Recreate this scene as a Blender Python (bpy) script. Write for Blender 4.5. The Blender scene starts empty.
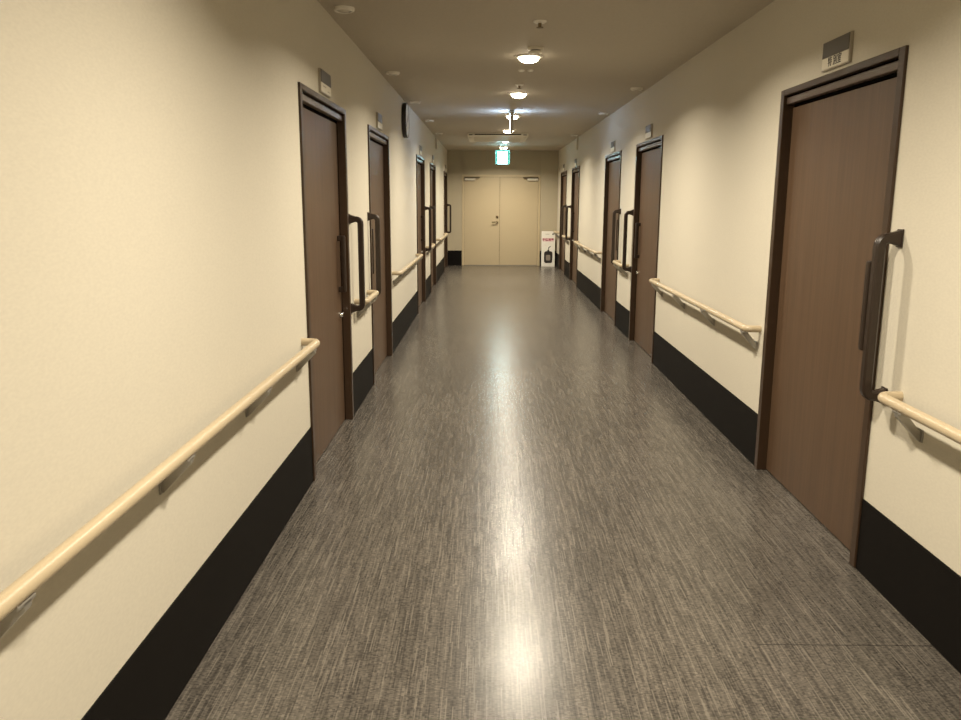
import bpy, bmesh, math, random
from mathutils import Vector, Matrix
random.seed(7)
PI = math.pi
sc = bpy.context.scene
COL = sc.collection

# ------------------------------------------------------------------ dimensions (metres)
XL, XR = -0.945, 1.536          # wall faces
HC = 2.558                      # ceiling
YE, YB = 18.70, -3.6            # end wall face, wall behind the viewer
HD = 2.06                       # top of the door casing
DW = 1.30                       # overall width of a door casing
XC = 0.5 * (XL + XR)

# ------------------------------------------------------------------ materials
def mat(name, color, rough=0.5, metal=0.0, spec=0.5, emit=None, estr=0.0):
    m = bpy.data.materials.new(name); m.use_nodes = True
    p = m.node_tree.nodes['Principled BSDF']
    p.inputs['Base Color'].default_value = (*color, 1)
    p.inputs['Roughness'].default_value = rough
    p.inputs['Metallic'].default_value = metal
    p.inputs['Specular IOR Level'].default_value = spec
    if emit:
        p.inputs['Emission Color'].default_value = (*emit, 1)
        p.inputs['Emission Strength'].default_value = estr
    return m

def nd(m, kind, **kw):
    n = m.node_tree.nodes.new(kind)
    for k, v in kw.items(): setattr(n, k, v)
    return n

def lk(m, a, b): m.node_tree.links.new(a, b)

def coords(m, scale, src='Object'):
    t = nd(m, 'ShaderNodeTexCoord'); mp = nd(m, 'ShaderNodeMapping')
    mp.inputs['Scale'].default_value = scale
    lk(m, t.outputs[src], mp.inputs['Vector'])
    return mp.outputs['Vector']

def noise(m, vec, scale, detail=2.0, rough=0.5):
    n = nd(m, 'ShaderNodeTexNoise')
    n.inputs['Scale'].default_value = scale; n.inputs['Detail'].default_value = detail
    n.inputs['Roughness'].default_value = rough
    lk(m, vec, n.inputs['Vector'])
    return n.outputs['Fac']

def ramp(m, fac, stops):
    r = nd(m, 'ShaderNodeValToRGB'); e = r.color_ramp.elements
    while len(e) > 1: e.remove(e[-1])
    e[0].position = stops[0][0]; e[0].color = (*stops[0][1], 1)
    for pos, c in stops[1:]:
        k = e.new(pos); k.color = (*c, 1)
    lk(m, fac, r.inputs['Fac'])
    return r.outputs['Color']

def bump(m, h, strength, dist):
    b = nd(m, 'ShaderNodeBump')
    b.inputs['Strength'].default_value = strength; b.inputs['Distance'].default_value = dist
    lk(m, h, b.inputs['Height'])
    lk(m, b.outputs['Normal'], m.node_tree.nodes['Principled BSDF'].inputs['Normal'])

def bsdf(m): return m.node_tree.nodes['Principled BSDF']

def math_node(m, op, a, b=None):
    n = nd(m, 'ShaderNodeMath', operation=op)
    for i, v in enumerate((a, b)):
        if v is None: continue
        if isinstance(v, (int, float)): n.inputs[i].default_value = v
        else: lk(m, v, n.inputs[i])
    return n.outputs[0]

def mix(m, fac, a, b, blend='MIX'):
    n = nd(m, 'ShaderNodeMix', data_type='RGBA', blend_type=blend)
    if isinstance(fac, (int, float)): n.inputs[0].default_value = fac
    else: lk(m, fac, n.inputs[0])
    for i, v in ((6, a), (7, b)):
        if isinstance(v, tuple): n.inputs[i].default_value = (*v, 1)
        else: lk(m, v, n.inputs[i])
    return n.outputs[2]

def wallpaper(name, c):
    m = mat(name, c, 0.75, spec=0.3)
    v = coords(m, (1, 1, 1))
    f = noise(m, coords(m, (60, 60, 160)), 1.0, 3)
    lk(m, ramp(m, f, [(0.3, tuple(x * 0.94 for x in c)), (0.7, c)]), bsdf(m).inputs['Base Color'])
    bump(m, noise(m, v, 260, 3), 0.12, 0.002)
    return m

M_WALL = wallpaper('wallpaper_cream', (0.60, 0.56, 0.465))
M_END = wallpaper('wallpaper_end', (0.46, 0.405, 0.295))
M_CEIL = wallpaper('ceiling_paint', (0.50, 0.45, 0.37))
M_BASE = mat('baseboard_vinyl', (0.0055, 0.0043, 0.0034), 0.65, spec=0.12)

def wood(name, dark, light, rough):
    m = mat(name, light, rough)
    v = coords(m, (14, 14, 0.55))
    f = noise(m, v, 2.2, 5, 0.6)
    g = noise(m, coords(m, (120, 120, 2.2)), 1.0, 3)
    c = ramp(m, f, [(0.25, dark), (0.75, light)])
    c = mix(m, 0.45, c, ramp(m, g, [(0.3, dark), (0.7, light)]))
    lk(m, c, bsdf(m).inputs['Base Color'])
    return m

M_DOOR = wood('door_walnut', (0.062, 0.035, 0.018), (0.122, 0.072, 0.041), 0.45)
M_FRAME = mat('door_frame_brown', (0.040, 0.021, 0.010), 0.35)
M_HEAD = mat('door_head_bronze_lit', (0.085, 0.058, 0.042), 0.3)  # paler brown: light catching the sloped door head put into the colour
M_SLOT = mat('door_slot_black', (0.004, 0.003, 0.0025), 0.9, spec=0.05)
M_GRAB = mat('grab_bar_brown', (0.022, 0.012, 0.007), 0.38)
M_RAIL = mat('handrail_beige', (0.46, 0.375, 0.25), 0.35)
M_BRKT = mat('bracket_grey', (0.36, 0.34, 0.30), 0.35, 0.6)
M_CHROME = mat('chrome', (0.75, 0.74, 0.70), 0.15, 1.0)
M_WHITE = mat('white_plastic', (0.70, 0.66, 0.56), 0.4)
M_TRIMRING = mat('downlight_trim', (0.82, 0.79, 0.72), 0.35)
M_DARKLENS = mat('unlit_lens', (0.62, 0.58, 0.50), 0.2)
M_GREY = mat('name_plate_grey', (0.085, 0.075, 0.06), 0.45)
M_PLATE = mat('name_plate_edge', (0.36, 0.32, 0.25), 0.35)
M_LABEL = mat('name_label_white', (0.72, 0.67, 0.55), 0.4)
M_INK = mat('ink_dark', (0.03, 0.025, 0.02), 0.5)
M_BLACK = mat('black_plastic', (0.010, 0.009, 0.008), 0.4)
M_CLOCKFACE = mat('clock_face', (0.72, 0.71, 0.66), 0.35)
M_EDOOR = mat('steel_door_beige', (0.50, 0.415, 0.27), 0.42)
M_EFRAME = mat('steel_frame_beige', (0.55, 0.46, 0.30), 0.4)
M_CLOSER = mat('closer_bronze', (0.10, 0.075, 0.045), 0.4, 0.4)
M_LEVER = mat('lever_bronze', (0.16, 0.12, 0.065), 0.3, 0.7)
M_BRASS = mat('sprinkler_brass', (0.20, 0.15, 0.08), 0.35, 0.8)
M_PAPER = mat('board_white', (0.82, 0.80, 0.74), 0.35)
M_PINK = mat('print_magenta', (0.34, 0.015, 0.08), 0.45)
M_PINKPALE = mat('print_pale_pink', (0.78, 0.66, 0.62), 0.45)
M_PRINTBLK = mat('print_black', (0.018, 0.014, 0.012), 0.4)
M_PRINTGREY = mat('print_grey', (0.26, 0.22, 0.18), 0.45)
M_WARM = mat('lit_diffuser', (0.9, 0.88, 0.8), 0.4, emit=(1.0, 0.86, 0.62), estr=26.0)
M_COOL = mat('lit_sign_cool', (0.8, 0.85, 0.9), 0.3, emit=(0.48, 0.68, 1.0), estr=24.0)
M_EXIT = mat('lit_exit_face', (0.6, 0.9, 0.8), 0.3, emit=(0.48, 0.90, 1.0), estr=28.0)
M_EXITGREEN = mat('lit_exit_green', (0.05, 0.5, 0.35), 0.3, emit=(0.10, 0.50, 0.42), estr=0.9)
M_EXITFIG = mat('lit_exit_figure', (0.4, 0.9, 0.8), 0.3, emit=(0.50, 0.95, 0.88), estr=1.6)
M_EXITCASE = mat('exit_case', (0.20, 0.34, 0.30), 0.4)

def floor_material():
    m = mat('woven_vinyl_floor', (0.13, 0.11, 0.09), 0.255, spec=0.36)
    tc = nd(m, 'ShaderNodeTexCoord'); sp = nd(m, 'ShaderNodeSeparateXYZ'); lk(m, tc.outputs['Object'], sp.inputs[0])
    X, Y = sp.outputs['X'], sp.outputs['Y']
    def white(a, b):
        cb = nd(m, 'ShaderNodeCombineXYZ'); lk(m, a, cb.inputs[0]); lk(m, b, cb.inputs[1]) if not isinstance(b, float) else None
        w = nd(m, 'ShaderNodeTexWhiteNoise', noise_dimensions='3D'); lk(m, cb.outputs[0], w.inputs['Vector'])
        return w.outputs['Value']
    def threads(width, length, shift):
        """random value per short thread lying along the corridor"""
        cx = math_node(m, 'FLOOR', math_node(m, 'DIVIDE', math_node(m, 'ADD', X, 20.0 + shift), width))
        off = white(cx, 0.0)
        cy = math_node(m, 'FLOOR', math_node(m, 'ADD', math_node(m, 'DIVIDE', Y, length), math_node(m, 'MULTIPLY', off, 17.0)))
        return white(cx, cy)
    base = noise(m, coords(m, (2.0, 1.2, 1)), 1.0, 3)
    c = ramp(m, base, [(0.3, (0.074, 0.065, 0.055)), (0.7, (0.092, 0.081, 0.069))])
    t1 = threads(0.0045, 0.10, 0.0)
    c = mix(m, 1.0, c, ramp(m, t1, [(0.0, (0.66, 0.66, 0.66)), (0.7, (1.08, 1.08, 1.08)), (1.0, (1.25, 1.25, 1.25))]), 'MULTIPLY')
    # cross weave: small dark/light picks across each thread
    t2 = white(math_node(m, 'FLOOR', math_node(m, 'DIVIDE', math_node(m, 'ADD', X, 20.0), 0.009)), math_node(m, 'FLOOR', math_node(m, 'DIVIDE', Y, 0.0040)))
    c = mix(m, 1.0, c, ramp(m, t2, [(0.0, (0.62, 0.62, 0.62)), (1.0, (1.34, 1.34, 1.34))]), 'MULTIPLY')
    t4 = threads(0.016, 0.42, 1.7)
    c = mix(m, 1.0, c, ramp(m, t4, [(0.0, (0.84, 0.84, 0.84)), (1.0, (1.16, 1.16, 1.16))]), 'MULTIPLY')
    # pale streaks
    t3 = threads(0.0035, 0.15, 3.3)
    sm = ramp(m, t3, [(0.925, (0, 0, 0)), (0.945, (1, 1, 1))])
    c = mix(m, math_node(m, 'MULTIPLY', sm, 0.60), c, (0.165, 0.147, 0.125))
    # sheet joints: one across, one lengthwise
    dy = math_node(m, 'LESS_THAN', math_node(m, 'ABSOLUTE', math_node(m, 'SUBTRACT', Y, 2.567)), 0.0035)
    gx = math_node(m, 'GREATER_THAN', X, 0.93)
    jx = math_node(m, 'LESS_THAN', math_node(m, 'ABSOLUTE', math_node(m, 'SUBTRACT', X, 0.93)), 0.002)
    j = math_node(m, 'MAXIMUM', math_node(m, 'MULTIPLY', dy, gx), math_node(m, 'MULTIPLY', jx, 0.45))
    c = mix(m, math_node(m, 'MULTIPLY', j, 0.75), c, (0.03, 0.026, 0.022))
    lk(m, c, bsdf(m).inputs['Base Color'])
    return m
M_FLOOR = floor_material()

# ------------------------------------------------------------------ mesh helpers
def box(bm, lo, hi, bevel=0.0, seg=2):
    lo, hi = Vector(lo), Vector(hi)
    r = bmesh.ops.create_cube(bm, size=1.0)
    vs = r['verts']
    s, c = hi - lo, (hi + lo) / 2
    for v in vs: v.co = Vector((v.co.x * s.x, v.co.y * s.y, v.co.z * s.z)) + c
    if bevel > 0:
        es = list({e for v in vs for e in v.link_edges})
        bmesh.ops.bevel(bm, geom=es, offset=bevel, segments=seg, profile=0.5, affect='EDGES')

def prism(bm, poly, axis, a, b):
    """extrude a 2-D polygon along an axis ('x': poly is (y,z); 'y': (x,z); 'z': (x,y))"""
    f = {'x': lambda u, v, w: (w, u, v), 'y': lambda u, v, w: (u, w, v), 'z': lambda u, v, w: (u, v, w)}[axis]
    A = [bm.verts.new(f(u, v, a)) for u, v in poly]
    B = [bm.verts.new(f(u, v, b)) for u, v in poly]
    n = len(poly)
    bm.faces.new(A); bm.faces.new(B[::-1])
    for i in range(n): bm.faces.new((A[i], B[i], B[(i + 1) % n], A[(i + 1) % n]))

def lathe(bm, prof, n=40, origin=(0, 0, 0), axis='z'):
    rings = []
    for r, z in prof:
        if r < 1e-6:
            rings.append([(0, 0, z)])
        else:
            rings.append([(r * math.cos(2 * PI * i / n), r * math.sin(2 * PI * i / n), z) for i in range(n)])
    def tr(p):
        x, y, z = p
        if axis == 'y': x, y, z = x, z, y
        return (x + origin[0], y + origin[1], z + origin[2])
    R = [[bm.verts.new(tr(p)) for p in ring] for ring in rings]
    for a, b in zip(R, R[1:]):
        for i in range(n):
            k = (i + 1) % n
            if len(a) == 1 and len(b) == 1: continue
            if len(a) == 1: bm.faces.new((a[0], b[i], b[k]))
            elif len(b) == 1: bm.faces.new((a[i], b[0], a[k]))
            else: bm.faces.new((a[i], b[i], b[k], a[k]))

def tube(bm, pts, r, n=20, cap=True):
    pts = [Vector(p) for p in pts]
    rings = []
    up = None
    for i, p in enumerate(pts):
        if i == 0: t = pts[1] - p
        elif i == len(pts) - 1: t = p - pts[i - 1]
        else: t = (pts[i + 1] - p).normalized() + (p - pts[i - 1]).normalized()
        t.normalize()
        if up is None:
            up = t.orthogonal().normalized()
        up = (up - t * up.dot(t)).normalized()
        s = t.cross(up)
        rings.append([bm.verts.new(p + (up * math.cos(2 * PI * k / n) + s * math.sin(2 * PI * k / n)) * r) for k in range(n)])
    for a, b in zip(rings, rings[1:]):
        for k in range(n): bm.faces.new((a[k], a[(k + 1) % n], b[(k + 1) % n], b[k]))
    if cap:
        bm.faces.new(rings[0][::-1]); bm.faces.new(rings[-1])

def arc(p0, c, p1, n=8):
    """rounded corner from p0 to p1 with control corner c (quadratic)"""
    p0, c, p1 = Vector(p0), Vector(c), Vector(p1)
    return [((1 - t) ** 2) * p0 + 2 * t * (1 - t) * c + t * t * p1 for t in [i / n for i in range(n + 1)]]

def obj(name, bm, m, parent=None, smooth=False):
    bmesh.ops.recalc_face_normals(bm, faces=bm.faces[:])
    me = bpy.data.meshes.new(name); bm.to_mesh(me); bm.free()
    for mm in (m if isinstance(m, (list, tuple)) else [m]): me.materials.append(mm)
    if smooth:
        for p in me.polygons: p.use_smooth = True
        me.set_sharp_from_angle(angle=math.radians(40))
    o = bpy.data.objects.new(name, me); COL.objects.link(o)
    if parent: o.parent = parent
    return o

def NB(): return bmesh.new()

def tag(o, label, cat, group=None, kind=None):
    o['label'] = label; o['category'] = cat
    if group: o['group'] = group
    elif 'group' in o: del o['group']
    if kind: o['kind'] = kind
    return o

def thing(name, loc, rz=0.0):
    o = bpy.data.objects.new(name, None); COL.objects.link(o)
    o.location = loc; o.rotation_euler = (0, 0, rz); o.empty_display_size = 0.1
    return o

def copy_tree(o, parent=None):
    c = o.copy(); COL.objects.link(c)
    if parent: c.parent = parent
    for ch in list(o.children): copy_tree(ch, c)
    return c

def structure(name, bm, m, label=None, smooth=False):
    o = obj(name, bm, m, None, smooth); o['kind'] = 'structure'
    if label: o['label'] = label
    return o

def text_mesh(name, body, size, m, parent, matrix, extrude=0.0006, bold=0.012):
    cu = bpy.data.curves.new(name, 'FONT'); cu.body = body; cu.size = size
    cu.align_x = 'CENTER'; cu.align_y = 'CENTER'; cu.extrude = extrude; cu.offset = size * bold; cu.resolution_u = 3
    t = bpy.data.objects.new(name, cu); COL.objects.link(t)
    dg = bpy.context.evaluated_depsgraph_get()
    me = bpy.data.meshes.new_from_object(t.evaluated_get(dg)); me.name = name
    bpy.data.objects.remove(t); me.materials.clear(); me.materials.append(m)
    o = bpy.data.objects.new(name, me); COL.objects.link(o)
    o.parent = parent; o.matrix_local = matrix
    return o

# side helpers: local +y points from the wall into the corridor
def side_rot(s): return -PI / 2 if s < 0 else PI / 2
def wall_x(s): return XL if s < 0 else XR

# ------------------------------------------------------------------ doors (positions along the corridor)
#          side, centre y, latch towards the viewer?, ordinal from the end
DOORS = [(-1, 4.824, False, 'fifth'), (-1, 7.149, True, 'fourth'), (-1, 11.38, False, 'third'),
         (-1, 13.82, True, 'second'), (-1, 17.80, False, 'first'),
         (1, 3.818, True, 'fifth'), (1, 8.107, False, 'fourth'), (1, 10.413, True, 'third'),
         (1, 14.84, False, 'second'), (1, 17.20, True, 'first')]
WALLNAME = {-1: 'on the clock wall', 1: 'facing the clock wall'}
T = 0.14                       # wall thickness
for s, nm in ((-1, 'left'), (1, 'right')):
    poly = [(YB, 0)]
    for d in sorted([d for d in DOORS if d[0] == s], key=lambda q: q[1]):
        a, b = d[1] - DW / 2 + 0.012, d[1] + DW / 2 - 0.012
        poly += [(a, 0), (a, HD - 0.012), (b, HD - 0.012), (b, 0)]
    poly += [(YE + 0.2, 0), (YE + 0.2, HC), (YB, HC)]
    bm = NB(); x = wall_x(s)
    prism(bm, poly, 'x', x, x + s * T)
    structure('wall_' + nm, bm, M_WALL)
    bm = NB()
    edges = [YB]
    for d in sorted([d for d in DOORS if d[0] == s], key=lambda q: q[1]):
        edges += [d[1] - DW / 2, d[1] + DW / 2]
    edges.append(YE)
    for a, b in zip(edges[::2], edges[1::2]):
        if b - a < 0.02: continue
        box(bm, (min(x, x - s * 0.004), a, 0.0), (max(x, x - s * 0.004), b, 0.305))
    structure('baseboard_' + nm, bm, M_BASE, 'tall black vinyl baseboard ' + WALLNAME[s])

bm = NB(); box(bm, (XL - T, YB - 0.1, -0.08), (XR + T, YE + 0.25, 0)); structure('floor', bm, M_FLOOR)
bm = NB(); box(bm, (XL - T, YB - 0.1, HC), (XR + T, YE + 0.25, HC + 0.08)); structure('ceiling', bm, M_CEIL)
bm = NB(); box(bm, (XL, YB - 0.1, 0), (XR, YB, HC)); structure('wall_behind', bm, M_WALL)

# end wall: two shallow piers either side of a recessed double door
DX0, DX1, DZ = -0.615, 1.150, 2.03
bm = NB()
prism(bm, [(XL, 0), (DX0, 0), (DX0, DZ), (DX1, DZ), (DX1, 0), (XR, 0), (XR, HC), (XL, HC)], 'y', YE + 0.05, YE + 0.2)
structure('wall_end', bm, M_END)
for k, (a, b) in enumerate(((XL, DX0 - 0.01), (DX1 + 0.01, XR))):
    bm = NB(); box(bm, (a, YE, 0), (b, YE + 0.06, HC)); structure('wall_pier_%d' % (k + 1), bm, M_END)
    bm = NB(); box(bm, (a + (0.004 if k == 0 else 0), YE - 0.004, 0), (b - (0.004 if k else 0), YE, 0.34)); structure('baseboard_end_%d' % (k + 1), bm, M_BASE)

# short vertical cover strips at the ceiling on both walls
for k, s in enumerate((-1, 1)):
    x = wall_x(s); bm = NB()
    box(bm, (min(x, x - s * 0.03), 14.60, 2.345), (max(x, x - s * 0.03), 14.66, HC), 0.004)
    structure('trim_%d' % (k + 1), bm, M_WALL)

# ------------------------------------------------------------------ sliding doors
def build_door(latch):
    """latch = +1 / -1: the handle side along local x; local y is into the corridor; z up"""
    root = thing('door_1', (0, 0, 0))
    h = DW / 2
    # casing and reveal
    bm = NB()
    L = latch
    for sx in (-1, 1):
        # flat casing lying on the wall face plus jamb going back
        box(bm, (min(sx * h, sx * (h - 0.048)), -0.10, 0), (max(sx * h, sx * (h - 0.048)), 0.012, HD), 0.003)
    box(bm, (-h + 0.048, -0.02, HD - 0.030), (h - 0.048, 0.012, HD), 0.002)
    box(bm, (-h + 0.048, -0.12, HD - 0.012), (h - 0.048, -0.02, HD), 0.0)
    obj('door_frame', bm, M_FRAME, root)
    bm = NB()
    box(bm, (-h + 0.048, -0.038, HD - 0.074), (h - 0.048, -0.004, HD - 0.040), 0.004)
    hd = obj('head_rail', bm, M_HEAD, root)
    hd['label'] = 'bronze rail across the door head, its lit tone in the colour'
    bm = NB()
    box(bm, (-h + 0.048, -0.075, HD - 0.105), (h - 0.048, -0.046, HD - 0.012))
    obj('track_slot_shadow', bm, M_SLOT, root)  # black slot; its lower band stands in for the shadow under the head rail
    # latch-side jamb: black strip painted as the shadow gap the leaf slides into
    bm = NB()
    x0 = L * (h - 0.048); x1 = L * (h - 0.062)
    box(bm, (min(x0, x1), -0.12, 0), (max(x0, x1), -0.038, HD - 0.07))
    obj('jamb_groove_shadow', bm, M_SLOT, root)
    # leaf
    bm = NB()
    box(bm, (-h + 0.049, -0.083, 0.006), (h - 0.049, -0.040, HD - 0.090), 0.002)
    leaf = obj('door_leaf', bm, M_DOOR, root)
    # bow handle on the leaf
    hx = L * (h - 0.145)
    bm = NB()
    y0, y1 = -0.042, 0.010
    zb, zt = 0.895, 1.262
    box(bm, (hx - 0.017, y1 - 0.026, zb), (hx + 0.017, y1, zt), 0.008, 3)
    for za, zc in ((zb, zb + 0.035), (zt - 0.035, zt)):
        box(bm, (hx - 0.015, y0, za), (hx + 0.015, y1 - 0.010, zc), 0.005)
    obj('door_handle', bm, M_GRAB, leaf)
    bm = NB()
    lathe(bm, [(0.0, 0.024), (0.012, 0.024), (0.016, 0.018), (0.019, 0.004), (0.019, -0.002), (0, -0.002)], 20, (hx, -0.040, 0.745), 'y')
    lo = obj('lock_knob', bm, M_CHROME, leaf, True); lo['label'] = 'small round chrome lock knob'
    return root

proto = {1: build_door(1), -1: build_door(-1)}
used = set()
for i, (s, yc, near, o_) in enumerate(DOORS):
    # left wall: local +x points to the viewer; right wall: local +x points away
    latch = (1 if near else -1) if s < 0 else (-1 if near else 1)
    r = proto[latch] if latch not in used else copy_tree(proto[latch])
    used.add(latch)
    r.name = 'door_%d' % (i + 1)
    r.location = (wall_x(s), yc, 0); r.rotation_euler = (0, 0, side_rot(s))
    tag(r, 'dark walnut sliding door, %s from the far double doors, %s' % (o_, WALLNAME[s]), 'door', 'walnut sliding doors along the corridor', 'structure')

# ------------------------------------------------------------------ grab bars beside each door
def build_grab():
    root = thing('grab_bar', (0, 0, 0))
    zb, zt, out, k = 0.758, 1.362, 0.076, 0.034
    path = [(0.0, zt, 0.030), (0.012, zt, 0.028), (out - k - 0.004, zt, 0.020)]
    path += [(q.x, q.y, 0.019) for q in arc((out - k, zt, 0), (out, zt, 0), (out, zt - k, 0), 6)]
    path += [(q.x, q.y, 0.019) for q in arc((out, zb + k, 0), (out, zb, 0), (out - k, zb, 0), 6)]
    path += [(out - k - 0.004, zb, 0.020), (0.012, zb, 0.028), (0.0, zb, 0.030)]
    w, c = 0.019, 0.007
    bm = NB(); rings = []
    for i, (y, z, t) in enumerate(path):
        a = Vector(path[max(i - 1, 0)][:2]); b = Vector(path[min(i + 1, len(path) - 1)][:2])
        d = (b - a).normalized(); nrm = Vector((d.y, -d.x))          # in the (y, z) plane
        sec = [(w, t - c), (w - c, t), (-w + c, t), (-w, t - c), (-w, -t + c), (-w + c, -t), (w - c, -t), (w, -t + c)]
        rings.append([bm.verts.new((u, y + nrm.x * v, z + nrm.y * v)) for u, v in sec])
    for a, b in zip(rings, rings[1:]):
        for q in range(8): bm.faces.new((a[q], a[(q + 1) % 8], b[(q + 1) % 8], b[q]))
    bm.faces.new(rings[0]); bm.faces.new(rings[-1][::-1])
    obj('bar', bm, M_GRAB, root, True)
    for z in (zb, zt):
        bm = NB(); box(bm, (-0.023, 0.0, z - 0.034), (0.023, 0.007, z + 0.034), 0.003)
        obj('mounting_plate', bm, M_GRAB, root)
    return root
g0 = build_grab(); first = True
for (s, yc, near, o_) in DOORS:
    g = g0 if first else copy_tree(g0); first = False
    off = 0.085 if s > 0 else 0.085
    y = yc - DW / 2 - off if near else yc + DW / 2 + off
    if s < 0 and o_ == 'first': y = 18.50
    g.location = (wall_x(s), y, 0); g.rotation_euler = (0, 0, side_rot(s))
    tag(g, 'upright brown grab bar beside %s sliding door from the far end, %s' % (o_, WALLNAME[s]), 'grab bar', 'upright grab bars beside the doors')

# ------------------------------------------------------------------ name plates above the doors
def build_plate():
    root = thing('door_name_plate', (0, 0, 0))
    w, z0, z1 = 0.145, 2.076, 2.202
    bm = NB(); box(bm, (-w, 0, z0), (w, 0.014, z1), 0.002)
    obj('backing_plate', bm, M_PLATE, root)
    bm = NB(); box(bm, (-w + 0.006, 0.013, z0 + 0.056), (w - 0.006, 0.017, z1 - 0.003), 0.001)
    obj('grey_panel', bm, M_GREY, root)
    bm = NB(); box(bm, (-w + 0.006, 0.013, z0 + 0.006), (w - 0.006, 0.016, z0 + 0.054), 0.001)
    obj('name_strip', bm, M_LABEL, root)
    return root
p0 = build_plate(); first = True; plates = {}
for i, (s, yc, near, o_) in enumerate(DOORS):
    p = p0 if first else copy_tree(p0); first = False
    p.location = (wall_x(s), yc, 0); p.rotation_euler = (0, 0, side_rot(s))
    tag(p, 'grey and white name plate over %s sliding door from far end, %s' % (o_, WALLNAME[s]), 'sign', 'name plates above the doors')
    plates[i] = p
    if i == 5: p.location.y -= 0.02
# lettering: local y is the outward normal; text x must run along local -x as seen from the corridor
def plate_text(p, body, size, x=0.0):
    strip = [c for c in p.children if c.name.startswith('name_strip')][0]
    mtx = Matrix.Translation((x, 0.0163, 2.076 + 0.030)) @ Matrix.Rotation(PI, 4, 'Z') @ Matrix.Rotation(PI / 2, 4, 'X')
    text_mesh('lettering', body, size, M_INK, strip, mtx)
plate_text(plates[5], '特 別室', 0.044)
strip = [c for c in plates[0].children if c.name.startswith('name_strip')][0]
bm = NB()      # small illegible print
box(bm, (-0.100, 0.0158, 2.095), (-0.030, 0.0165, 2.099)); box(bm, (0.010, 0.0158, 2.112), (0.095, 0.0165, 2.116))
obj('faint_print', bm, M_PRINTGREY, strip)

# ------------------------------------------------------------------ handrails
ROFF, RZ, RR = 0.080, 0.785, 0.0195
def build_rail(s, ya, yb, label, brackets, ret_a=True, ret_b=True):
    x = wall_x(s); d = -s
    root = thing('handrail', (x, (ya + yb) / 2, 0))
    oy = (ya + yb) / 2
    xo = d * ROFF
    pts = []
    k = 0.045
    if ret_a:
        pts += [Vector((0, ya + RR, RZ))] + arc((xo - d * k, ya + RR, RZ), (xo, ya + RR, RZ), (xo, ya + RR + k, RZ), 8)
    else: pts += [Vector((xo, ya, RZ))]
    if ret_b:
        pts += arc((xo, yb - RR - k, RZ), (xo, yb - RR, RZ), (xo - d * k, yb - RR, RZ), 8) + [Vector((0, yb - RR, RZ))]
    else: pts += [Vector((xo, yb, RZ))]
    pts = [Vector((p.x, p.y - oy, p.z)) for p in pts]
    bm = NB(); tube(bm, pts, RR, 24)
    obj('rail', bm, M_RAIL, root, True)
    for yv in brackets:
        y = yv - oy
        bm = NB()
        # wall plate, sloping gusset and saddle under the rail
        box(bm, (min(0, d * 0.006), y - 0.022, RZ - 0.125), (max(0, d * 0.006), y + 0.022, RZ - 0.078), 0.002)
        prism(bm, [(0, RZ - 0.122), (d * 0.010, RZ - 0.122), (d * (ROFF + 0.014), RZ - 0.034), (d * (ROFF + 0.014), RZ - RR - 0.002),
                   (d * (ROFF - 0.016), RZ - RR - 0.002), (d * 0.012, RZ - 0.082), (0, RZ - 0.082)], 'y', y - 0.012, y + 0.012)
        box(bm, (min(d * (ROFF - 0.014), d * (ROFF + 0.014)), y - 0.030, RZ - RR - 0.006), (max(d * (ROFF - 0.014), d * (ROFF + 0.014)), y + 0.030, RZ - RR + 0.003), 0.002)
        obj('bracket', bm, M_BRKT, root)
    tag(root, label, 'handrail', 'beige handrails along both walls')
    return root
def spread(a, b, step):
    n = max(1, round((b - a) / step)); return [a + (b - a) * i / n for i in range(n + 1)]
build_rail(-1, YB + 0.3, 4.07, 'long beige handrail with grey brackets below the bare wall on the clock side', spread(-2.86, 3.93, 0.85))
build_rail(-1, 5.68, 6.30, 'short beige handrail between fifth and fourth sliding doors on the clock side', [5.82, 6.15])
build_rail(-1, 7.92, 10.55, 'beige handrail below the round clock', spread(8.05, 10.42, 0.85))
build_rail(-1, 12.24, 12.98, 'short beige handrail between third and second sliding doors on the clock side', [12.4, 12.82])
build_rail(-1, 14.57, 17.02, 'beige handrail between second and first sliding doors on the clock side', spread(14.7, 16.9, 0.85))
build_rail(1, YB + 0.3, 2.98, 'beige handrail running past the lettered door, below the wall facing the clock', spread(-2.8, 2.80, 0.93))
build_rail(1, 4.54, 7.37, 'long beige handrail between fifth and fourth sliding doors facing the clock', [4.60, 5.50, 6.36, 7.20])
build_rail(1, 8.95, 9.58, 'short beige handrail between fourth and third sliding doors facing the clock', [9.08, 9.45])
build_rail(1, 11.16, 14.05, 'long beige handrail between third and second sliding doors facing the clock', spread(11.3, 13.9, 0.87))
build_rail(1, 15.70, 16.36, 'short beige handrail between second and first sliding doors facing the clock', [15.83, 16.22])
build_rail(1, 17.93, 18.55, 'short beige handrail end near the white standing board', [18.05, 18.4])

# ------------------------------------------------------------------ double doors at the end
dd = thing('door_11', (0, YE + 0.05, 0))
tag(dd, 'beige steel double doors closing the far end of the corridor', 'door', kind='structure')
bm = NB()
for a, b in ((DX0, DX0 + 0.045), (DX1 - 0.045, DX1)):
    box(bm, (a, -0.012, 0), (b, 0.10, DZ), 0.003)
box(bm, (DX0 + 0.045, -0.012, DZ - 0.045), (DX1 - 0.045, 0.10, DZ), 0.003)
obj('door_frame', bm, M_EFRAME, dd)
XS = 0.237
leaves = []
for a, b in ((DX0 + 0.049, XS - 0.003), (XS + 0.003, DX1 - 0.049)):
    bm = NB(); box(bm, (a, 0.004, 0.012), (b, 0.045, DZ - 0.049), 0.002)
    leaves.append(obj('door_leaf', bm, M_EDOOR, dd))
bm = NB(); box(bm, (DX0 + 0.045, 0.047, 0.0), (DX1 - 0.045, 0.06, DZ - 0.045)); obj('door_stop', bm, M_CLOSER, dd)
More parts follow.
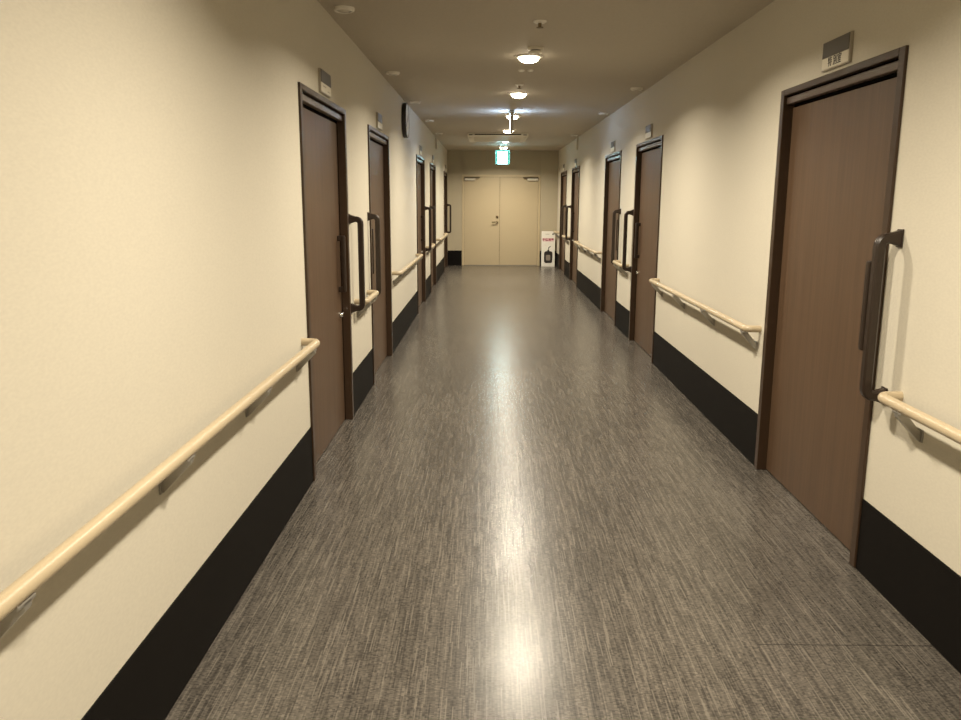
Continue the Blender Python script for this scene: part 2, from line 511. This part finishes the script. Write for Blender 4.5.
bm = NB(); box(bm, (DX0 + 0.05, 0.0, 0.0), (DX1 - 0.05, 0.046, 0.010), 0.001); obj('threshold', bm, M_BRKT, dd)
for lf, xa, xb in ((leaves[0], DX0 + 0.06, DX0 + 0.40), (leaves[1], DX1 - 0.40, DX1 - 0.06)):
    bm = NB()
    box(bm, (xa, -0.050, DZ - 0.125), (xa + 0.24 if lf is leaves[0] else xb, 0.005, DZ - 0.070), 0.006) if lf is leaves[0] else box(bm, (xb - 0.24, -0.050, DZ - 0.125), (xb, 0.005, DZ - 0.070), 0.006)
    obj('door_closer', bm, M_WHITE, lf)
    bm = NB()
    box(bm, (xa, -0.085, DZ - 0.068), (xb, -0.030, DZ - 0.048), 0.003)
    obj('closer_arm', bm, M_CLOSER, lf)
bm = NB()
hx = XS - 0.058
lathe(bm, [(0, -0.014), (0.024, -0.014), (0.026, -0.004), (0.026, 0.006), (0, 0.006)], 20, (hx, 0, 0.985), 'y')
tube(bm, [(hx, -0.010, 0.985), (hx, -0.052, 0.985)], 0.010, 12)
tube(bm, [(hx + 0.010, -0.052, 0.985), (hx - 0.06, -0.054, 0.985), (hx - 0.118, -0.050, 0.980)], 0.011, 12)
obj('lever_handle', bm, M_LEVER, leaves[0], True)
bm = NB()
lathe(bm, [(0, -0.016), (0.020, -0.016), (0.030, -0.006), (0.030, 0.006), (0, 0.006)], 20, (hx, 0, 1.095), 'y')
obj('lock_cylinder', bm, M_LEVER, leaves[0], True)

# ------------------------------------------------------------------ standing board by the double doors
bd = thing('standing_board', (1.335, 18.52, 0))
tag(bd, 'white standing poster board with magenta heading and black bottle picture, beside the double doors', 'sign')
tilt = 0.06
BW, BH = 0.152, 0.79
bm = NB(); box(bm, (-BW, -0.006, 0), (BW, 0.006, BH), 0.003)
for v in bm.verts: v.co.y += v.co.z * tilt
obj('front_panel', bm, M_PAPER, bd)
fp = [c for c in bd.children][0]
bm = NB()
prism(bm, [(0.0, 0.0), (0.13, 0.0), (0.13, 0.012), (0.012, 0.012), (0.040, BH * 0.62), (0.028, BH * 0.62)], 'x', -BW + 0.02, BW - 0.02)
for v in bm.verts: v.co.y += 0.005
obj('rear_stand', bm, M_PAPER, bd)
def on_board(o):   # bring a flat print lying in (x,z) onto the leaning front
    for v in o.data.vertices: v.co.y = v.co.y - 0.0068 + v.co.z * tilt
    return o
# heading: four bold magenta characters
rot = Matrix.Rotation(PI / 2, 4, 'X')
hd = text_mesh('heading', '手指消毒', 0.066, M_PINK, fp, Matrix.Identity(4), bold=0.035)
hd.data.transform(Matrix.Translation((-0.005, 0, 0.597)) @ rot); on_board(hd)
bm = NB(); box(bm, (-0.12, -0.0003, 0.555), (0.115, 0.0003, 0.640)); hb = on_board(obj('heading_band', bm, M_PINKPALE, fp))
hd.location.y = -0.0008
# small marks above the heading
bm = NB(); lathe(bm, [(0.0, -0.0006), (0.017, -0.0006), (0.017, 0.0006), (0, 0.0006)], 18, (0.105, 0, 0.725), 'y'); on_board(obj('round_mark', bm, M_PRINTBLK, fp))
bm = NB()
for q in range(3): box(bm, (-0.060 + q * 0.03, -0.0005, 0.718), (-0.040 + q * 0.03, 0.0005, 0.730))
on_board(obj('small_print', bm, M_PRINTGREY, fp))
# bottle picture: rounded black body with neck and pump spout, grey label
def rr(w, z0, z1, r, n=6):
    out = []
    for cx, cz, a in ((w - r, z0 + r, -PI / 2), (w - r, z1 - r, 0), (-w + r, z1 - r, PI / 2), (-w + r, z0 + r, PI)):
        out += [(cx + r * math.cos(a + i * PI / 2 / n), cz + r * math.sin(a + i * PI / 2 / n)) for i in range(n + 1)]
    return out
bm = NB(); prism(bm, [(x + 0.004, z) for x, z in rr(0.094, 0.080, 0.345, 0.050)], 'y', -0.0008, 0.0006)
prism(bm, [(x + 0.004, z) for x, z in rr(0.022, 0.325, 0.375, 0.008)], 'y', -0.0008, 0.0006)
prism(bm, [(-0.002, 0.37), (0.012, 0.37), (0.018, 0.415), (0.058, 0.450), (0.052, 0.462), (0.002, 0.428)], 'y', -0.0008, 0.0006)
on_board(obj('bottle_picture', bm, M_PRINTBLK, fp))
bm = NB(); prism(bm, [(x, z) for x, z in rr(0.050, 0.135, 0.265, 0.025)], 'y', -0.0014, -0.0004)
on_board(obj('bottle_label_picture', bm, M_PRINTGREY, fp))
bm = NB()
box(bm, (-0.09, -0.0005, 0.475), (-0.045, 0.0005, 0.490))
on_board(obj('caption_mark', bm, M_PINKPALE, fp))

# ------------------------------------------------------------------ wall clock
ck = thing('wall_clock', (XL, 9.20, 2.335), side_rot(-1))
tag(ck, 'round black rimmed clock hung high near the ceiling', 'clock')
bm = NB(); lathe(bm, [(0, 0), (0.175, 0), (0.183, 0.008), (0.185, 0.044), (0.182, 0.049), (0.177, 0.048), (0.175, 0.042), (0, 0.040)], 48, axis='y')
obj('rim', bm, M_BLACK, ck, True)
bm = NB(); lathe(bm, [(0, 0.039), (0.1755, 0.039), (0.1755, 0.046), (0, 0.046)], 48, axis='y'); obj('dial', bm, M_CLOCKFACE, ck)
for ln, w, a in ((0.10, 0.006, 0.9), (0.145, 0.004, -2.1)):
    bm = NB(); box(bm, (-w, 0.0465, -0.02), (w, 0.0485, ln))
    for v in bm.verts:
        x, z = v.co.x, v.co.z; v.co.x = x * math.cos(a) - z * math.sin(a); v.co.z = x * math.sin(a) + z * math.cos(a)
    obj('clock_hand', bm, M_INK, ck)

# ------------------------------------------------------------------ ceiling fittings
LX = 0.292
WARM = (1.0, 0.89, 0.705)
def build_downlight():
    root = thing('downlight', (0, 0, 0))
    bm = NB(); lathe(bm, [(0.076, 0.0), (0.104, 0.0), (0.103, -0.006), (0.094, -0.012), (0.080, -0.012), (0.076, -0.006)], 40)
    # close the ring
    obj('trim_ring', bm, M_TRIMRING, root, True)
    bm = NB(); lathe(bm, [(0.078, 0.0), (0.078, -0.012), (0.072, -0.028), (0.054, -0.042), (0.028, -0.049), (0, -0.051)], 40)
    obj('diffuser', bm, M_WARM, root, True)
    return root
DL_Y = [-2.25, -0.06, 2.12, 4.29, 6.47, 8.66, 10.93, 13.19, 15.40, 17.44]
POW = 54.0
names = {6.47: 'lit round downlight with a small detector in front, largest of the ceiling row', 8.66: 'lit round downlight just before the bright edge-on hanging sign',
         10.93: 'lit round downlight half hidden behind the edge-on hanging sign', 13.19: 'lit round downlight just before the ceiling air conditioner',
         15.40: 'lit round downlight beyond the ceiling air conditioner', 17.44: 'lit round downlight above the green exit sign',
         4.29: 'lit round downlight nearest the viewer, just above the picture', 2.12: 'lit round downlight over the stretch before the lettered door',
         -0.06: 'lit round downlight over the camera position', -2.25: 'lit round downlight by the wall behind the camera'}
d0 = build_downlight(); first = True
lamp = bpy.data.lights.new('downlight_lamp', 'AREA'); lamp.shape = 'DISK'; lamp.size = 0.14
lamp.energy = POW; lamp.color = WARM; lamp.spread = math.radians(152)
for y in DL_Y:
    d = d0 if first else copy_tree(d0); first = False
    d.location = (LX, y, HC)
    tag(d, names[y], 'ceiling light', 'lit downlights along the corridor ceiling')
for y in DL_Y:
    r = [o for o in COL.objects if o.name.startswith('downlight') and o.type == 'EMPTY' and abs(o.location.y - y) < 1e-3][0]
    l = bpy.data.objects.new('downlight_lamp', lamp); COL.objects.link(l); l.parent = r; l.location = (0, 0, -0.054)

def build_small():
    root = thing('recessed_spotlight', (0, 0, 0))
    bm = NB(); lathe(bm, [(0.040, 0.0), (0.060, 0.0), (0.059, -0.014), (0.052, -0.020), (0.042, -0.018)], 32)
    obj('trim_ring', bm, M_TRIMRING, root, True)
    bm = NB(); lathe(bm, [(0.043, 0.0), (0.043, -0.014), (0.025, -0.022), (0, -0.024)], 32)
    obj('lens', bm, M_DARKLENS, root, True)
    return root
s0 = build_small(); first = True
for x, y, lb in ((-0.83, 4.90, 'small unlit round ceiling fitting above the fifth door on the clock side'),
                 (-0.83, 7.28, 'small unlit round ceiling fitting above the fourth door on the clock side'),
                 (-0.83, 9.42, 'small unlit round ceiling fitting above the clock'),
                 (-0.83, 11.6, 'small unlit round ceiling fitting above the third door on the clock side'),
                 (-0.83, 13.83, 'small unlit round ceiling fitting above the second door on the clock side'),
                 (1.42, 8.25, 'small unlit round ceiling fitting above the fourth door facing the clock'),
                 (1.42, 10.59, 'small unlit round ceiling fitting above the third door facing the clock'),
                 (1.42, 14.16, 'small unlit round ceiling fitting above the second door facing the clock')):
    q = s0 if first else copy_tree(s0); first = False
    q.location = (x, y, HC); tag(q, lb, 'ceiling fitting', 'small unlit ceiling fittings near the walls')

def build_sprinkler():
    root = thing('sprinkler_head', (0, 0, 0))
    bm = NB(); lathe(bm, [(0, 0.0), (0.042, 0.0), (0.042, -0.004), (0.030, -0.012), (0, -0.012)], 28); obj('escutcheon', bm, M_TRIMRING, root, True)
    bm = NB(); lathe(bm, [(0, -0.011), (0.011, -0.011), (0.009, -0.034), (0.022, -0.036), (0.022, -0.040), (0, -0.041)], 20); obj('nozzle', bm, M_BRASS, root, True)
    return root
k0 = build_sprinkler(); k0.location = (0.30, 5.24, HC)
tag(k0, 'small brass sprinkler head alone on the ceiling before the row of lit downlights', 'sprinkler', 'ceiling sprinkler heads')
k1 = copy_tree(k0); k1.location = (0.277, 8.03, HC)
tag(k1, 'tiny brass sprinkler head close in front of the second lit downlight', 'sprinkler', 'ceiling sprinkler heads')

sd = thing('smoke_detector', (0.322, 6.12, HC))
tag(sd, 'round off white ceiling detector with dark slit beside the big lit downlight', 'detector')
bm = NB(); lathe(bm, [(0, 0.0), (0.058, 0.0), (0.058, -0.012), (0.050, -0.018), (0, -0.018)], 32); obj('base', bm, M_WHITE, sd, True)
bm = NB(); lathe(bm, [(0, -0.017), (0.036, -0.017), (0.036, -0.026), (0, -0.026)], 28); obj('slit_ring', bm, M_INK, sd)
bm = NB(); lathe(bm, [(0, -0.025), (0.046, -0.025), (0.044, -0.034), (0.026, -0.040), (0, -0.041)], 32); obj('cap', bm, M_WHITE, sd, True)

def build_eye():
    root = thing('ceiling_disc', (0, 0, 0))
    bm = NB(); lathe(bm, [(0, 0.0), (0.026, 0.0), (0.025, -0.008), (0.014, -0.014), (0, -0.015)], 24); obj('disc_cap', bm, M_TRIMRING, root, True)
    return root
e0 = build_eye(); e0.location = (0.262, 7.15, HC)  # two small pale round discs side by side on the ceiling
tag(e0, 'pale button disc beyond the big lit downlight, on the clock side of its pair', 'sensor', 'pair of button discs')
e1 = copy_tree(e0); e1.location = (0.338, 7.15, HC)
tag(e1, 'pale button disc beyond the big lit downlight, on its pair side away from the clock', 'sensor', 'pair of button discs')

# air conditioner cassette
ac = thing('ceiling_air_conditioner', (0.134, 14.47, HC))
tag(ac, 'wide white ceiling air conditioner panel with dark outlet slot', 'air conditioner')
w, dpt = 0.50, 0.68
bm = NB(); box(bm, (-w, -dpt, -0.056), (w, dpt, 0), 0.012, 3); obj('panel', bm, M_WHITE, ac)
bm = NB(); box(bm, (-w + 0.12, -dpt - 0.002, -0.030), (w - 0.12, -dpt + 0.012, -0.014)); obj('outlet_slot', bm, M_SLOT, ac)
bm = NB()
for q in range(15): box(bm, (-w + 0.10, -dpt + 0.15 + q * 0.07, -0.060), (w - 0.10, -dpt + 0.175 + q * 0.07, -0.050), 0.002)
obj('intake_grille', bm, M_WHITE, ac)
for sx in (-1, 1):
    bm = NB(); lathe(bm, [(0, -0.042), (0.034, -0.042), (0.034, -0.052), (0.026, -0.070), (0, -0.074)], 20, (sx * (w - 0.055), -dpt + 0.06, 0)); obj('corner_cap', bm, M_WHITE, ac, True)
    bm = NB(); box(bm, (sx * (w - 0.055) - 0.03, -dpt - 0.002, -0.036), (sx * (w - 0.055) + 0.03, -dpt + 0.01, -0.022), 0.003); obj('corner_latch', bm, M_SLOT, ac)

# hanging sign, seen edge-on, lit on both faces
hs = thing('hanging_sign', (0.268, 10.40, HC))
tag(hs, 'thin hanging sign seen edge-on, glowing cool white to both walls', 'sign')
bm = NB(); box(bm, (-0.030, -0.06, -0.030), (0.030, 0.06, 0), 0.004); obj('ceiling_mount', bm, M_PLATE, hs)
bm = NB(); box(bm, (-0.016, -0.16, -0.245), (0.016, 0.16, -0.028), 0.004); box(bm, (-0.0205, -0.163, -0.248), (0.0205, -0.150, -0.026), 0.002); box(bm, (-0.0205, 0.150, -0.248), (0.0205, 0.163, -0.026), 0.002); obj('housing', bm, M_PLATE, hs)
for sx in (-1, 1):
    bm = NB(); box(bm, (min(sx * 0.0155, sx * 0.0185), -0.145, -0.232), (max(sx * 0.0155, sx * 0.0185), 0.145, -0.040)); obj('lit_face', bm, M_COOL, hs)

# exit sign before the double doors
ex = thing('exit_sign', (0.262, 17.00, HC))
tag(ex, 'square green and white lit exit sign hanging before the beige double doors', 'sign')
bm = NB(); box(bm, (-0.020, -0.020, -0.085), (0.020, 0.020, 0), 0.003); box(bm, (-0.06, -0.03, -0.014), (0.06, 0.03, 0), 0.003); obj('hanger', bm, M_TRIMRING, ex)
bm = NB(); box(bm, (-0.150, -0.028, -0.372), (0.150, 0.028, -0.084), 0.006); obj('casing', bm, M_EXITCASE, ex)
for sy in (-1,):
    y0, y1 = sorted((sy * 0.0275, sy * 0.0315))
    bm = NB(); box(bm, (-0.138, y0, -0.358), (0.138, y1, -0.098)); fc = obj('lit_face', bm, M_EXIT, ex)
    # running figure and doorway pictogram
    y0, y1 = sorted((sy * 0.031, sy * 0.0325))
    bm = NB()
    box(bm, (-0.138, y0, -0.358), (-0.10, y1, -0.098)); box(bm, (0.10, y0, -0.358), (0.138, y1, -0.098)); box(bm, (-0.10, y0, -0.122), (0.10, y1, -0.098)); 
    obj('green_border', bm, M_EXITGREEN, fc)
    bm = NB()
    lathe(bm, [(0, y0), (0.020, y0), (0.020, y1), (0, y1)], 16, (0.0, 0, -0.150), 'y')
    for pl in ([(-0.02, -0.178), (0.02, -0.172), (0.012, -0.255), (-0.028, -0.250)], [(0.016, -0.174), (0.066, -0.222), (0.058, -0.232), (0.010, -0.196)],
               [(-0.018, -0.180), (-0.066, -0.205), (-0.062, -0.216), (-0.018, -0.198)], [(0.012, -0.245), (0.050, -0.290), (0.040, -0.345), (0.024, -0.340), (0.030, -0.295), (-0.006, -0.262)],
               [(-0.028, -0.245), (-0.040, -0.300), (-0.085, -0.318), (-0.082, -0.332), (-0.026, -0.312), (-0.004, -0.258)]):
        prism(bm, pl, 'y', y0, y1)
    obj('pictogram', bm, M_EXITFIG, fc)

# ------------------------------------------------------------------ world and camera
wd = bpy.data.worlds.new('world'); sc.world = wd; wd.use_nodes = True
wd.node_tree.nodes['Background'].inputs['Color'].default_value = (0.0, 0.0, 0.0, 1)

f, p, y, r = 813.83, math.radians(11.2013), math.radians(-0.56539), math.radians(0.23684)
F = Vector((math.sin(y) * math.cos(p), math.cos(y) * math.cos(p), -math.sin(p)))
R = Vector((math.cos(y), -math.sin(y), 0)); U = R.cross(F)
R, U = math.cos(r) * R + math.sin(r) * U, -math.sin(r) * R + math.cos(r) * U
cam = bpy.data.cameras.new('camera'); cam.sensor_fit = 'HORIZONTAL'; cam.sensor_width = 36.0; cam.lens = f * 36.0 / 961
cam.clip_start = 0.02
co = bpy.data.objects.new('camera', cam); COL.objects.link(co)
M = Matrix((R, U, -F)).transposed().to_4x4(); M.translation = (0, 0, 1.5)
co.matrix_world = M
sc.camera = co

sc.view_settings.view_transform = 'Standard'; sc.view_settings.look = 'None'
sc.view_settings.gamma = 1.0; sc.view_settings.use_curve_mapping = False
sc.view_settings.exposure = 0.0
sc.cycles.use_denoising = True; sc.cycles.denoising_prefilter = 'FAST'
sc.cycles.max_bounces = 10; sc.cycles.diffuse_bounces = 6; sc.cycles.glossy_bounces = 4
sc.cycles.sample_clamp_indirect = 6.0
